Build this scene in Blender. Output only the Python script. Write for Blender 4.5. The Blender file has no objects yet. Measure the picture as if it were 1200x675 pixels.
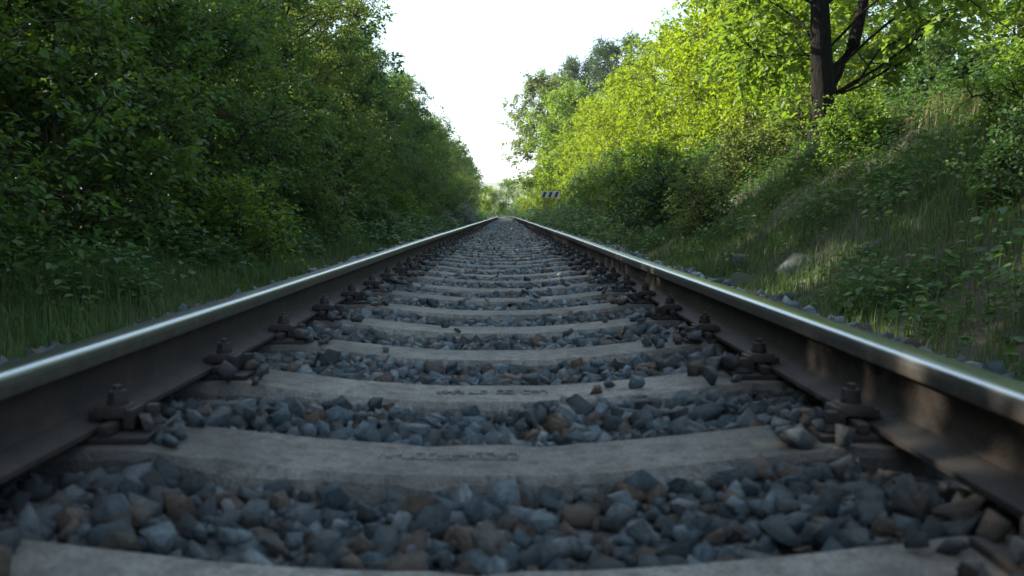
import bpy, bmesh, math, random
import numpy as np
from mathutils import Vector, Matrix, Euler

rad = math.radians
scene = bpy.context.scene
COL = scene.collection
random.seed(7)
RNG = np.random.default_rng(11)

# ------------------------------------------------------------------ camera
# z = 0 is the top of the rail heads, +y runs along the track, metres
cam_d = bpy.data.cameras.new('camera')
cam = bpy.data.objects.new('camera', cam_d)
COL.objects.link(cam)
cam.location = (0.035, 0.0, 0.237)
cam.rotation_euler = (rad(90 - 4.85), 0, rad(-0.40))
cam_d.sensor_width = 36
cam_d.lens = 30.6
cam_d.clip_start = 0.02
cam_d.clip_end = 6000
cam_d.dof.use_dof = True
cam_d.dof.focus_distance = 9.0
cam_d.dof.aperture_fstop = 4.8
scene.camera = cam

# ------------------------------------------------------------------ light
SUN_AZ = rad(24)        # how far the sun stands ahead of square-left
SUN_EL = rad(28.5)
to_sun = Vector((-math.cos(SUN_AZ) * math.cos(SUN_EL), math.sin(SUN_AZ) * math.cos(SUN_EL), math.sin(SUN_EL)))
world = bpy.data.worlds.new('World')
scene.world = world
world.use_nodes = True
wn = world.node_tree
wn.nodes.clear()
sky = wn.nodes.new('ShaderNodeTexSky')
sky.sky_type = 'NISHITA'
sky.sun_disc = False
sky.sun_elevation = SUN_EL
sky.sun_rotation = math.atan2(to_sun.x, to_sun.y)
sky.air_density = 1.0
sky.dust_density = 2.0
sky.ozone_density = 1.5
bg = wn.nodes.new('ShaderNodeBackground')
bg.inputs['Strength'].default_value = 0.115
wo = wn.nodes.new('ShaderNodeOutputWorld')
veil = wn.nodes.new('ShaderNodeMix')          # thin even high cloud over the whole sky
veil.data_type = 'RGBA'
veil.inputs[0].default_value = 0.30
veil.inputs[7].default_value = (4.0, 5.1, 5.6, 1)
wn.links.new(sky.outputs[0], veil.inputs[6])
wn.links.new(veil.outputs[2], bg.inputs['Color'])
wn.links.new(bg.outputs[0], wo.inputs['Surface'])

sun_d = bpy.data.lights.new('sun', 'SUN')
sun_d.energy = 5.0
sun_d.angle = rad(0.5)
sun_d.color = (1.0, 0.93, 0.78)
sun = bpy.data.objects.new('sun', sun_d)
COL.objects.link(sun)
sun.rotation_euler = to_sun.to_track_quat('Z', 'Y').to_euler()
sun.location = (-20, 10, 30)

scene.view_settings.view_transform = 'Standard'
scene.view_settings.look = 'None'
scene.view_settings.exposure = 1.65
scene.view_settings.gamma = 1.0
scene.view_settings.use_curve_mapping = False
scene.render.engine = 'CYCLES'
scene.cycles.max_bounces = 8
scene.cycles.diffuse_bounces = 4
scene.cycles.glossy_bounces = 3
scene.cycles.transmission_bounces = 4
scene.cycles.use_denoising = True

# ------------------------------------------------------------------ helpers
def new_mat(name):
    m = bpy.data.materials.new(name)
    m.use_nodes = True
    nt = m.node_tree
    nt.nodes.clear()
    out = nt.nodes.new('ShaderNodeOutputMaterial')
    return m, nt, out

def N(nt, kind, **kw):
    n = nt.nodes.new(kind)
    for k, v in kw.items():
        if k in n.inputs.keys():
            n.inputs[k].default_value = v
        else:
            setattr(n, k, v)
    return n

def ramp(nt, fac, stops):
    r = nt.nodes.new('ShaderNodeValToRGB')
    e = r.color_ramp.elements
    while len(e) < len(stops):
        e.new(0.5)
    for el, (p, c) in zip(e, stops):
        el.position = p
        el.color = (c[0], c[1], c[2], 1)
    nt.links.new(fac, r.inputs['Fac'])
    return r.outputs['Color']

def mixc(nt, fac, a, b, mode='MIX'):
    m = nt.nodes.new('ShaderNodeMix')
    m.data_type = 'RGBA'
    m.blend_type = mode
    for sock, v in ((m.inputs[0], fac), (m.inputs[6], a), (m.inputs[7], b)):
        if isinstance(v, (int, float)):
            sock.default_value = v
        elif isinstance(v, (tuple, list)):
            sock.default_value = (v[0], v[1], v[2], 1)
        else:
            nt.links.new(v, sock)
    return m.outputs[2]

def noise(nt, scale, detail=4, rough=0.55, vec=None, dim='3D'):
    n = nt.nodes.new('ShaderNodeTexNoise')
    n.inputs['Scale'].default_value = scale
    n.inputs['Detail'].default_value = detail
    n.inputs['Roughness'].default_value = rough
    if vec is not None:
        nt.links.new(vec, n.inputs['Vector'])
    return n.outputs['Fac']

def objcoord(nt, scale=None, world_space=False):
    if world_space:
        g = nt.nodes.new('ShaderNodeNewGeometry')
        v = g.outputs['Position']
    else:
        t = nt.nodes.new('ShaderNodeTexCoord')
        v = t.outputs['Object']
    if scale is not None:
        mp = nt.nodes.new('ShaderNodeMapping')
        mp.inputs['Scale'].default_value = scale
        nt.links.new(v, mp.inputs['Vector'])
        v = mp.outputs['Vector']
    return v

def bump(nt, height, strength, dist):
    b = nt.nodes.new('ShaderNodeBump')
    b.inputs['Strength'].default_value = strength
    b.inputs['Distance'].default_value = dist
    nt.links.new(height, b.inputs['Height'])
    return b.outputs['Normal']

def np_mesh(name, V, F, mat=None, smooth=False):
    """V (n,3), F (m,k) uniform polygon size"""
    V = np.asarray(V, dtype=np.float32)
    F = np.asarray(F, dtype=np.int32)
    me = bpy.data.meshes.new(name)
    me.vertices.add(len(V))
    me.vertices.foreach_set('co', V.ravel())
    m, k = F.shape
    me.loops.add(m * k)
    me.loops.foreach_set('vertex_index', F.ravel())
    me.polygons.add(m)
    me.polygons.foreach_set('loop_start', np.arange(m, dtype=np.int32) * k)
    if smooth:
        me.polygons.foreach_set('use_smooth', np.ones(m, dtype=bool))
    me.update(calc_edges=True)
    if mat:
        me.materials.append(mat)
    return me

def link(name, me, parent=None, loc=None):
    o = bpy.data.objects.new(name, me)
    COL.objects.link(o)
    if parent is not None:
        o.parent = parent
    if loc is not None:
        o.location = loc
    return o

def tag(o, label=None, cat=None, group=None, kind=None):
    if label: o['label'] = label
    if cat: o['category'] = cat
    if group: o['group'] = group
    if kind: o['kind'] = kind
    return o

def thing(name, loc, label, cat, group=None, rz=0.0):
    e = bpy.data.objects.new(name, None)
    e.empty_display_size = 0.1
    COL.objects.link(e)
    e.location = loc
    e.rotation_euler = (0, 0, rz)
    return tag(e, label, cat, group)

def copy_tree(o, parent=None):
    c = o.copy()
    COL.objects.link(c)
    c.parent = parent
    for ch in list(o.children):
        copy_tree(ch, c)
    return c

def bm_mesh(name, bm, mat, sharp=None):
    bmesh.ops.recalc_face_normals(bm, faces=bm.faces)
    me = bpy.data.meshes.new(name)
    bm.to_mesh(me)
    bm.free()
    me.materials.append(mat)
    if sharp is not None:
        for p in me.polygons:
            p.use_smooth = True
        me.set_sharp_from_angle(angle=rad(sharp))
    return me

def box_bm(bm, cx, cy, cz, sx, sy, sz, bev=0.0, top_scale=(1, 1)):
    r = bmesh.ops.create_cube(bm, size=1.0)
    for v in r['verts']:
        t = v.co.z > 0
        v.co.x = cx + v.co.x * sx * (top_scale[0] if t else 1)
        v.co.y = cy + v.co.y * sy * (top_scale[1] if t else 1)
        v.co.z = cz + v.co.z * sz
    if bev:
        es = list({e for v in r['verts'] for e in v.link_edges})
        bmesh.ops.bevel(bm, geom=es, offset=bev, segments=2, affect='EDGES', profile=0.6)

def vnoise(x, y, seed=0):
    """cheap smooth value noise on arrays"""
    x = np.asarray(x, float); y = np.asarray(y, float)
    xi = np.floor(x).astype(np.int64); yi = np.floor(y).astype(np.int64)
    fx = x - xi; fy = y - yi
    fx = fx * fx * (3 - 2 * fx); fy = fy * fy * (3 - 2 * fy)
    def h(a, b):
        n = (a * 374761393 + b * 668265263 + seed * 1442695) & 0x7fffffff
        n = ((n ^ (n >> 13)) * 1274126177) & 0x7fffffff
        n = (n ^ (n >> 16)) & 0xffff
        return n / 65535.0
    a = h(xi, yi) * (1 - fx) + h(xi + 1, yi) * fx
    b = h(xi, yi + 1) * (1 - fx) + h(xi + 1, yi + 1) * fx
    return (a * (1 - fy) + b * fy) * 2 - 1

def sstep(a, b, x):
    t = np.clip((np.asarray(x, float) - a) / (b - a), 0, 1)
    return t * t * (3 - 2 * t)

# track centre line: straight, then a slow bend to the left
def cx(y):
    y = np.asarray(y, float)
    return -np.clip(y - 78, 0, None) ** 2 / (2 * 900.0)

RAIL_X = 0.751
SEAT_Z = -0.166          # sleeper top under the rails
MID_Z = -0.212           # sleeper top at its middle
def sleeper_top(u):
    a = np.abs(np.asarray(u, float))
    return MID_Z + (SEAT_Z - MID_Z) * np.clip((a - 0.10) / 0.50, 0, 1) ** 1.5

def gz(x, y):
    """terrain height"""
    x = np.asarray(x, float); y = np.asarray(y, float)
    u = x - cx(y)
    n = vnoise(u * 0.9, y * 0.9, 1) * 0.06 + vnoise(u * 2.7, y * 2.7, 2) * 0.03
    big = vnoise(u * 0.22, y * 0.22, 3)
    left = -0.42 + 0.24 * sstep(-1.9, -3.6, u) + 0.75 * sstep(-3.4, -8.5, u)
    crest = 1.12 + 0.18 * big
    right = -0.42 + crest * sstep(1.9, 4.5, u) * (0.8 + 0.2 * sstep(2.4, 4.2, u)) + 0.36 * sstep(1.75, 3.4, u) + 0.10 * np.clip(u - 4.4, 0, 9)
    z = np.where(u < 0, left, right)
    side = sstep(1.6, 2.6, np.abs(u))
    z = z + n * side + 0.12 * big * side
    z = np.where(np.abs(u) < 1.62, -0.46, z)
    far = sstep(140, 320, np.hypot(x, y))
    return z * (1 - far) + far * (-0.4)

# ------------------------------------------------------------------ materials
def mat_leaf(name, cols, trans, tmix=0.38, rough=0.5, spec=0.35):
    m, nt, out = new_mat(name)
    g = nt.nodes.new('ShaderNodeNewGeometry')
    oi = nt.nodes.new('ShaderNodeObjectInfo')
    c = ramp(nt, g.outputs['Random Per Island'], [(i / (len(cols) - 1), c) for i, c in enumerate(cols)])
    big = noise(nt, 0.55, 2, 0.5, objcoord(nt, world_space=True))
    hs = nt.nodes.new('ShaderNodeHueSaturation')
    mr = N(nt, 'ShaderNodeMapRange')
    mr.inputs[1].default_value = 0.3; mr.inputs[2].default_value = 0.7
    mr.inputs[3].default_value = 0.72; mr.inputs[4].default_value = 1.25
    nt.links.new(big, mr.inputs[0])
    nt.links.new(mr.outputs[0], hs.inputs['Value'])
    mr2 = N(nt, 'ShaderNodeMapRange')
    mr2.inputs[3].default_value = 0.485; mr2.inputs[4].default_value = 0.515
    nt.links.new(oi.outputs['Random'], mr2.inputs[0])
    nt.links.new(mr2.outputs[0], hs.inputs['Hue'])
    nt.links.new(c, hs.inputs['Color'])
    p = nt.nodes.new('ShaderNodeBsdfPrincipled')
    p.inputs['Roughness'].default_value = rough
    p.inputs['Specular IOR Level'].default_value = spec
    nt.links.new(hs.outputs[0], p.inputs['Base Color'])
    t = nt.nodes.new('ShaderNodeBsdfTranslucent')
    tc = mixc(nt, 0.6, hs.outputs[0], trans)
    nt.links.new(tc, t.inputs['Color'])
    mx = nt.nodes.new('ShaderNodeMixShader')
    mx.inputs[0].default_value = tmix
    nt.links.new(p.outputs[0], mx.inputs[1])
    nt.links.new(t.outputs[0], mx.inputs[2])
    nt.links.new(mx.outputs[0], out.inputs['Surface'])
    return m

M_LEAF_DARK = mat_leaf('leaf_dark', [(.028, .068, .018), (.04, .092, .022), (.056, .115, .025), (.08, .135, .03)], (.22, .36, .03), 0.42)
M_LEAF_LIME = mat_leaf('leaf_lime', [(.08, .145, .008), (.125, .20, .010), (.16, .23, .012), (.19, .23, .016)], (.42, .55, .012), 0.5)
M_LEAF_GREEN = mat_leaf('leaf_green', [(.055, .12, .015), (.08, .165, .02), (.115, .19, .022), (.15, .20, .03)], (.30, .46, .03), 0.46)
M_LEAF_OLIVE = mat_leaf('leaf_olive', [(.055, .105, .022), (.085, .145, .03), (.12, .17, .04), (.16, .17, .055)], (.26, .36, .05), 0.42)
M_NEEDLE = mat_leaf('pine_needle', [(.03, .065, .025), (.045, .09, .032), (.065, .11, .04)], (.12, .2, .05), 0.3)
M_PALE = mat_leaf('leaf_pale', [(.16, .19, .15), (.22, .25, .20), (.28, .30, .25)], (.25, .30, .2), 0.3)
M_GRASS = mat_leaf('grass_blade', [(.03, .075, .018), (.045, .095, .02), (.065, .11, .028), (.11, .115, .045)], (.14, .22, .04), 0.36)
M_GRASS_DRY = mat_leaf('grass_dry', [(.06, .10, .025), (.12, .14, .04), (.20, .18, .08), (.26, .22, .11)], (.28, .28, .09), 0.4)
M_WEED = mat_leaf('weed_leaf', [(.028, .07, .022), (.04, .10, .026), (.055, .12, .03), (.085, .13, .035)], (.12, .24, .04), 0.36)

def mat_bark(name, a, b):
    m, nt, out = new_mat(name)
    v = objcoord(nt, (9, 9, 1.6))
    f = noise(nt, 3.0, 6, 0.65, v)
    c = ramp(nt, f, [(0.3, a), (0.7, b)])
    p = nt.nodes.new('ShaderNodeBsdfPrincipled')
    p.inputs['Roughness'].default_value = 0.95; p.inputs['Specular IOR Level'].default_value = 0.15
    nt.links.new(c, p.inputs['Base Color'])
    nt.links.new(bump(nt, f, 1.0, 0.06), p.inputs['Normal'])
    nt.links.new(p.outputs[0], out.inputs['Surface'])
    return m
M_BARK = mat_bark('bark', (.035, .028, .02), (.10, .085, .065))
M_BARK_SHADED = mat_bark('bark_shaded', (.006, .005, .0045), (.02, .017, .014))  # near-black: crown shade and backlight on the trunk are put into its colour
M_BARK_PINE = mat_bark('bark_pine', (.07, .045, .03), (.17, .10, .06))

def mat_ground():
    m, nt, out = new_mat('soil')
    v = objcoord(nt, world_space=True)
    f1 = noise(nt, 1.3, 6, 0.6, v)
    f2 = noise(nt, 18, 5, 0.65, v)
    a = ramp(nt, f1, [(0.35, (.030, .034, .016)), (0.55, (.055, .05, .03)), (0.75, (.085, .07, .045))])
    c = mixc(nt, f2, a, (.035, .03, .02), 'MIX')
    p = nt.nodes.new('ShaderNodeBsdfPrincipled')
    p.inputs['Roughness'].default_value = 0.95
    nt.links.new(c, p.inputs['Base Color'])
    nt.links.new(bump(nt, f2, 0.8, 0.05), p.inputs['Normal'])
    nt.links.new(p.outputs[0], out.inputs['Surface'])
    return m
M_SOIL = mat_ground()

def mat_stone():
    m, nt, out = new_mat('ballast_rock')
    g = nt.nodes.new('ShaderNodeNewGeometry')
    oi = nt.nodes.new('ShaderNodeObjectInfo')
    ad = N(nt, 'ShaderNodeMath', operation='ADD')
    nt.links.new(g.outputs['Random Per Island'], ad.inputs[0])
    nt.links.new(oi.outputs['Random'], ad.inputs[1])
    fr = N(nt, 'ShaderNodeMath', operation='FRACT')
    nt.links.new(ad.outputs[0], fr.inputs[0])
    base = ramp(nt, fr.outputs[0], [(0.0, (.018, .024, .027)), (0.16, (.040, .060, .070)), (0.34, (.065, .10, .118)),
                                    (0.50, (.028, .038, .043)), (0.66, (.095, .135, .155)), (0.78, (.19, .22, .235)),
                                    (0.84, (.075, .055, .042)), (0.93, (.12, .078, .05)), (1.0, (.03, .028, .027))])
    v = objcoord(nt, world_space=True)
    f = noise(nt, 85, 8, 0.75, v)
    f2 = noise(nt, 11, 3, 0.6, v)
    k = ramp(nt, f, [(0.28, (.35, .35, .35)), (0.5, (.95, .95, .95)), (0.70, (1.75, 1.75, 1.75))])
    c = mixc(nt, 1.0, base, k, 'MULTIPLY')
    dust = ramp(nt, f2, [(0.45, (0, 0, 0)), (0.75, (.55, .55, .55))])
    c = mixc(nt, dust, c, (.065, .058, .05))
    # brake dust and rust lie thickest beside the rails
    sx = nt.nodes.new('ShaderNodeSeparateXYZ'); nt.links.new(v, sx.inputs[0])
    ab = N(nt, 'ShaderNodeMath', operation='ABSOLUTE'); nt.links.new(sx.outputs['X'], ab.inputs[0])
    mr = N(nt, 'ShaderNodeMapRange')
    mr.inputs[1].default_value = 0.40; mr.inputs[2].default_value = 0.68
    mr.inputs[3].default_value = 0.0; mr.inputs[4].default_value = 0.6
    nt.links.new(ab.outputs[0], mr.inputs[0])
    lim = N(nt, 'ShaderNodeMath', operation='LESS_THAN'); nt.links.new(ab.outputs[0], lim.inputs[0]); lim.inputs[1].default_value = 1.15
    gm = N(nt, 'ShaderNodeMath', operation='MULTIPLY'); nt.links.new(mr.outputs[0], gm.inputs[0]); nt.links.new(lim.outputs[0], gm.inputs[1])
    c = mixc(nt, gm.outputs[0], c, (.030, .025, .020))
    p = nt.nodes.new('ShaderNodeBsdfPrincipled')
    p.inputs['Roughness'].default_value = 0.52
    p.inputs['Specular IOR Level'].default_value = 0.45
    nt.links.new(c, p.inputs['Base Color'])
    nt.links.new(bump(nt, f, 1.0, 0.012), p.inputs['Normal'])
    nt.links.new(p.outputs[0], out.inputs['Surface'])
    return m
M_STONE = mat_stone()

def mat_bed():
    m, nt, out = new_mat('ballast_fines')
    v = objcoord(nt, world_space=True)
    vo = N(nt, 'ShaderNodeTexVoronoi', Scale=22.0)
    nt.links.new(v, vo.inputs['Vector'])
    f = noise(nt, 40, 5, 0.6, v)
    a = ramp(nt, vo.outputs['Color'], [(0.1, (.035, .04, .045)), (0.5, (.08, .095, .11)), (0.9, (.15, .17, .19))])
    c = mixc(nt, f, a, (.04, .036, .032))
    p = nt.nodes.new('ShaderNodeBsdfPrincipled')
    p.inputs['Roughness'].default_value = 0.85
    nt.links.new(c, p.inputs['Base Color'])
    nt.links.new(bump(nt, vo.outputs['Distance'], 1.0, 0.03), p.inputs['Normal'])
    nt.links.new(p.outputs[0], out.inputs['Surface'])
    return m
M_BED = mat_bed()

def mat_concrete():
    m, nt, out = new_mat('sleeper_concrete')
    oi = nt.nodes.new('ShaderNodeObjectInfo')
    v = objcoord(nt, world_space=True)
    f1 = noise(nt, 5, 5, 0.65, v)
    f2 = noise(nt, 120, 4, 0.7, v)
    f3 = noise(nt, 28, 5, 0.6, v)
    a = ramp(nt, f1, [(0.3, (.13, .12, .105)), (0.55, (.215, .20, .176)), (0.75, (.29, .27, .238))])
    k = ramp(nt, f2, [(0.3, (.42, .42, .42)), (0.46, (.95, .95, .95)), (0.6, (1.1, 1.1, 1.1)), (0.72, (1.55, 1.52, 1.48))])
    c = mixc(nt, 1.0, a, k, 'MULTIPLY')
    stain = ramp(nt, f3, [(0.46, (0, 0, 0)), (0.66, (.7, .7, .7))])
    c = mixc(nt, stain, c, (.085, .075, .065))
    # brake dust and rust near the rails (the wear itself, along the sleeper)
    sx = nt.nodes.new('ShaderNodeSeparateXYZ')
    tc = nt.nodes.new('ShaderNodeTexCoord')
    nt.links.new(tc.outputs['Object'], sx.inputs[0])
    ab = N(nt, 'ShaderNodeMath', operation='ABSOLUTE'); nt.links.new(sx.outputs['X'], ab.inputs[0])
    mr = N(nt, 'ShaderNodeMapRange')
    mr.inputs[1].default_value = 0.40; mr.inputs[2].default_value = 0.62
    mr.inputs[3].default_value = 0.0; mr.inputs[4].default_value = 0.78
    nt.links.new(ab.outputs[0], mr.inputs[0])
    c = mixc(nt, mr.outputs[0], c, (.038, .030, .024))
    hs = nt.nodes.new('ShaderNodeHueSaturation')
    mr3 = N(nt, 'ShaderNodeMapRange')
    mr3.inputs[3].default_value = 0.8; mr3.inputs[4].default_value = 1.15
    nt.links.new(oi.outputs['Random'], mr3.inputs[0])
    nt.links.new(mr3.outputs[0], hs.inputs['Value'])
    nt.links.new(c, hs.inputs['Color'])
    p = nt.nodes.new('ShaderNodeBsdfPrincipled')
    p.inputs['Roughness'].default_value = 0.85
    nt.links.new(hs.outputs[0], p.inputs['Base Color'])
    add = N(nt, 'ShaderNodeMath', operation='ADD')
    nt.links.new(f2, add.inputs[0]); nt.links.new(f3, add.inputs[1])
    nt.links.new(bump(nt, add.outputs[0], 0.9, 0.008), p.inputs['Normal'])
    nt.links.new(p.outputs[0], out.inputs['Surface'])
    return m
M_CONC = mat_concrete()

def mat_rust(name, a, b, c3, metal=0.25, rough=0.75):
    m, nt, out = new_mat(name)
    v = objcoord(nt, world_space=True)
    f = noise(nt, 14, 6, 0.7, v)
    f2 = noise(nt, 150, 3, 0.6, v)
    c = ramp(nt, f, [(0.3, a), (0.55, b), (0.75, c3)])
    oi = nt.nodes.new('ShaderNodeObjectInfo')
    mv = N(nt, 'ShaderNodeMapRange'); mv.inputs[3].default_value = 0.65; mv.inputs[4].default_value = 1.5
    nt.links.new(oi.outputs['Random'], mv.inputs[0])
    hv = nt.nodes.new('ShaderNodeHueSaturation'); nt.links.new(c, hv.inputs['Color']); nt.links.new(mv.outputs[0], hv.inputs['Value'])
    c = hv.outputs[0]
    p = nt.nodes.new('ShaderNodeBsdfPrincipled')
    p.inputs['Roughness'].default_value = rough
    p.inputs['Metallic'].default_value = metal
    nt.links.new(c, p.inputs['Base Color'])
    fa = N(nt, 'ShaderNodeMath', operation='ADD'); nt.links.new(f, fa.inputs[0]); nt.links.new(f2, fa.inputs[1])
    nt.links.new(bump(nt, fa.outputs[0], 0.6, 0.004), p.inputs['Normal'])
    nt.links.new(p.outputs[0], out.inputs['Surface'])
    return m
M_RUST = mat_rust('rail_rust', (.014, .011, .009), (.026, .019, .015), (.050, .031, .019))
M_CLIP = mat_rust('fastening_rust', (.016, .013, .012), (.032, .024, .02), (.06, .04, .028), 0.3, 0.7)

def mat_head():
    m, nt, out = new_mat('rail_head_steel')
    # wear is on the steel itself: polished on the running band, dull on the flank
    g = nt.nodes.new('ShaderNodeTexCoord')
    sx = nt.nodes.new('ShaderNodeSeparateXYZ')
    nt.links.new(g.outputs['Object'], sx.inputs[0])
    mr = N(nt, 'ShaderNodeMapRange')
    mr.inputs[1].default_value = -0.022; mr.inputs[2].default_value = -0.004
    nt.links.new(sx.outputs['Z'], mr.inputs[0])
    v = objcoord(nt, (60, 1.2, 60), True)
    f = noise(nt, 2.0, 5, 0.6, v)
    v2 = objcoord(nt, world_space=True)
    f2 = noise(nt, 25, 5, 0.65, v2)
    worn = ramp(nt, f, [(0.3, (.30, .335, .35)), (0.7, (.46, .48, .49))])
    dull = ramp(nt, f2, [(0.3, (.10, .09, .08)), (0.65, (.17, .15, .13)), (0.8, (.20, .13, .08))])
    c = mixc(nt, mr.outputs[0], dull, worn)
    p = nt.nodes.new('ShaderNodeBsdfPrincipled')
    p.inputs['Metallic'].default_value = 0.95
    nt.links.new(c, p.inputs['Base Color'])
    rr = N(nt, 'ShaderNodeMapRange')
    rr.inputs[3].default_value = 0.45; rr.inputs[4].default_value = 0.16
    nt.links.new(mr.outputs[0], rr.inputs[0])
    ra = N(nt, 'ShaderNodeMath', operation='MULTIPLY_ADD')
    nt.links.new(f, ra.inputs[0]); ra.inputs[1].default_value = 0.12
    nt.links.new(rr.outputs[0], ra.inputs[2])
    nt.links.new(ra.outputs[0], p.inputs['Roughness'])
    nt.links.new(bump(nt, f, 0.05, 0.001), p.inputs['Normal'])
    nt.links.new(p.outputs[0], out.inputs['Surface'])
    return m
M_HEAD = mat_head()

def mat_plain(name, col, rough=0.6, var=0.25, scale=30):
    m, nt, out = new_mat(name)
    f = noise(nt, scale, 5, 0.6, objcoord(nt))
    c = ramp(nt, f, [(0.3, tuple(x * (1 - var) for x in col)), (0.7, tuple(x * (1 + var) for x in col))])
    p = nt.nodes.new('ShaderNodeBsdfPrincipled')
    p.inputs['Roughness'].default_value = rough
    nt.links.new(c, p.inputs['Base Color'])
    nt.links.new(p.outputs[0], out.inputs['Surface'])
    return m
M_BOARD = mat_plain('board_white_paint', (.55, .55, .52), 0.5, 0.15)
M_BLACK = mat_plain('board_black_paint', (.02, .02, .02), 0.5, 0.2)
M_POST = mat_plain('post_grey_steel', (.16, .16, .15), 0.6, 0.2)
def mat_rock():
    m, nt, out = new_mat('bank_rock')
    v = objcoord(nt, world_space=True)
    f = noise(nt, 6, 7, 0.65, v); f2 = noise(nt, 35, 5, 0.7, v); f3 = noise(nt, 3.0, 4, 0.6, v)
    c = ramp(nt, f, [(0.3, (.022, .024, .025)), (0.55, (.048, .052, .054)), (0.75, (.085, .09, .092))])
    moss = ramp(nt, f3, [(0.45, (0, 0, 0)), (0.6, (.8, .8, .8))])
    c = mixc(nt, moss, c, (.04, .055, .018))
    p = nt.nodes.new('ShaderNodeBsdfPrincipled'); p.inputs['Roughness'].default_value = 0.9
    nt.links.new(c, p.inputs['Base Color']); nt.links.new(bump(nt, f2, 0.9, 0.03), p.inputs['Normal'])
    nt.links.new(p.outputs[0], out.inputs['Surface'])
    return m
M_ROCK = mat_rock()

# ------------------------------------------------------------------ ground
def spaced(segs):
    out = []
    for a, b, st in segs:
        out += list(np.arange(a, b, st))
    return np.array(out + [segs[-1][1]])
us = spaced([(-3000, -600, 400), (-600, -120, 80), (-120, -30, 10), (-30, -10, 1.5), (-10, -1.6, 0.3), (-1.6, 1.6, 0.8),
             (1.6, 8, 0.2), (8, 16, 0.8), (16, 40, 3), (40, 120, 10), (120, 600, 80), (600, 3000, 400)])
ys = spaced([(-400, -40, 40), (-40, -4, 3), (-4, 25, 0.3), (25, 60, 0.6), (60, 140, 2), (140, 400, 15), (400, 3600, 200)])
UU, YY = np.meshgrid(us, ys)
fade = np.clip(1 - np.abs(UU) / 120, 0, 1) * np.clip((200 - YY) / 60, 0, 1)
XX = UU + cx(np.minimum(YY, 140)) * fade
ZZ = gz(XX, YY)
nu, ny = len(us), len(ys)
I = np.arange(nu * ny).reshape(ny, nu)
F = np.stack([I[:-1, :-1], I[:-1, 1:], I[1:, 1:], I[1:, :-1]], -1).reshape(-1, 4)
ground = link('ground', np_mesh('ground', np.stack([XX, YY, ZZ], -1).reshape(-1, 3), F, M_SOIL, True))
tag(ground, 'earth terrain beside the railway with a raised bank on the right', 'ground', kind='structure')

# far wooded ridge seen through the gap
hx = np.linspace(-1500, 1500, 90)
hyv = np.linspace(1300, 2300, 26)
HX, HY = np.meshgrid(hx, hyv)
prof = np.sin(np.clip((HY - 1300) / 1000, 0, 1) * math.pi)
HZ = prof * (58 + 16 * vnoise(HX / 260, HY / 900, 5) + 7 * vnoise(HX / 70, HY / 200, 6) + 3 * vnoise(HX / 25, HY / 60, 8)) - 1.5
hn, hm = HX.shape
I = np.arange(hn * hm).reshape(hn, hm)
F = np.stack([I[:-1, :-1], I[:-1, 1:], I[1:, 1:], I[1:, :-1]], -1).reshape(-1, 4)
m, nt, out = new_mat('far_wood')
f = noise(nt, 0.05, 6, 0.65, objcoord(nt))
c = ramp(nt, f, [(0.3, (.03, .055, .025)), (0.7, (.07, .10, .035))])
p = nt.nodes.new('ShaderNodeBsdfPrincipled'); p.inputs['Roughness'].default_value = 1.0
nt.links.new(c, p.inputs['Base Color']); nt.links.new(bump(nt, f, 1.0, 8.0), p.inputs['Normal'])
nt.links.new(p.outputs[0], out.inputs['Surface'])
hill = link('hill', np_mesh('hill', np.stack([HX, HY, HZ], -1).reshape(-1, 3), F, m, True))
tag(hill, 'distant wooded ridge fading to blue at end of the track', 'hill', kind='structure')

# ------------------------------------------------------------------ ballast bed
TRACK_Y0, TRACK_Y1 = -2.4, 132.0
def bed_z(u, y):
    a = np.abs(np.asarray(u, float))
    inner = sleeper_top(u) - 0.036 - 0.006 * sstep(0.5, 0.7, a)
    sh = -0.205 - 0.30 * np.clip((a - 1.36) / 0.42, 0, 1)
    z = np.where(a < 1.0, inner, np.minimum(-0.205, sh))
    return z + 0.014 * vnoise(np.asarray(u) * 6, np.asarray(y) * 6, 21) + 0.008 * vnoise(np.asarray(u) * 15, np.asarray(y) * 15, 22)
bu = np.linspace(-1.80, 1.80, 61)
by = spaced([(TRACK_Y0, 12, 0.07), (12, 40, 0.4), (40, TRACK_Y1, 2.0)])
BU, BY = np.meshgrid(bu, by)
BZ = bed_z(BU, BY)
I = np.arange(BU.size).reshape(BU.shape)
F = np.stack([I[:-1, :-1], I[:-1, 1:], I[1:, 1:], I[1:, :-1]], -1).reshape(-1, 4)
bed = link('ballast_bed', np_mesh('ballast_bed', np.stack([BU + cx(BY), BY, BZ], -1).reshape(-1, 3), F, M_BED, True))
tag(bed, 'crushed blue-grey stone ballast bed carrying the track', 'ballast', kind='structure')

# stone shapes: angular hulls
def stone_shape(seed, npts):
    r = np.random.default_rng(seed)
    cor = np.array([(a, b, c) for a in (-1, 1) for b in (-1, 1) for c in (-1, 1)], float)
    cor = cor[r.permutation(8)[:max(6, npts - 3)]]
    ext = r.normal(size=(3, 3)); ext = ext / np.linalg.norm(ext, axis=1)[:, None] * 1.35
    pts = np.concatenate([cor + r.uniform(-0.55, 0.35, cor.shape) * np.sign(cor), ext]) * np.array([0.43, 0.34, 0.23]) * r.uniform(0.8, 1.2, 3)
    bm = bmesh.new()
    for p_ in pts: bm.verts.new(p_)
    h = bmesh.ops.convex_hull(bm, input=bm.verts)
    bmesh.ops.delete(bm, geom=[v for v in bm.verts if not v.link_faces], context='VERTS')
    bmesh.ops.triangulate(bm, faces=bm.faces)
    bmesh.ops.recalc_face_normals(bm, faces=bm.faces)
    bm.verts.ensure_lookup_table()
    for i, v in enumerate(bm.verts): v.index = i
    V = np.array([v.co[:] for v in bm.verts]); F_ = np.array([[v.index for v in f.verts] for f in bm.faces])
    bm.free()
    return V, F_
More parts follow.
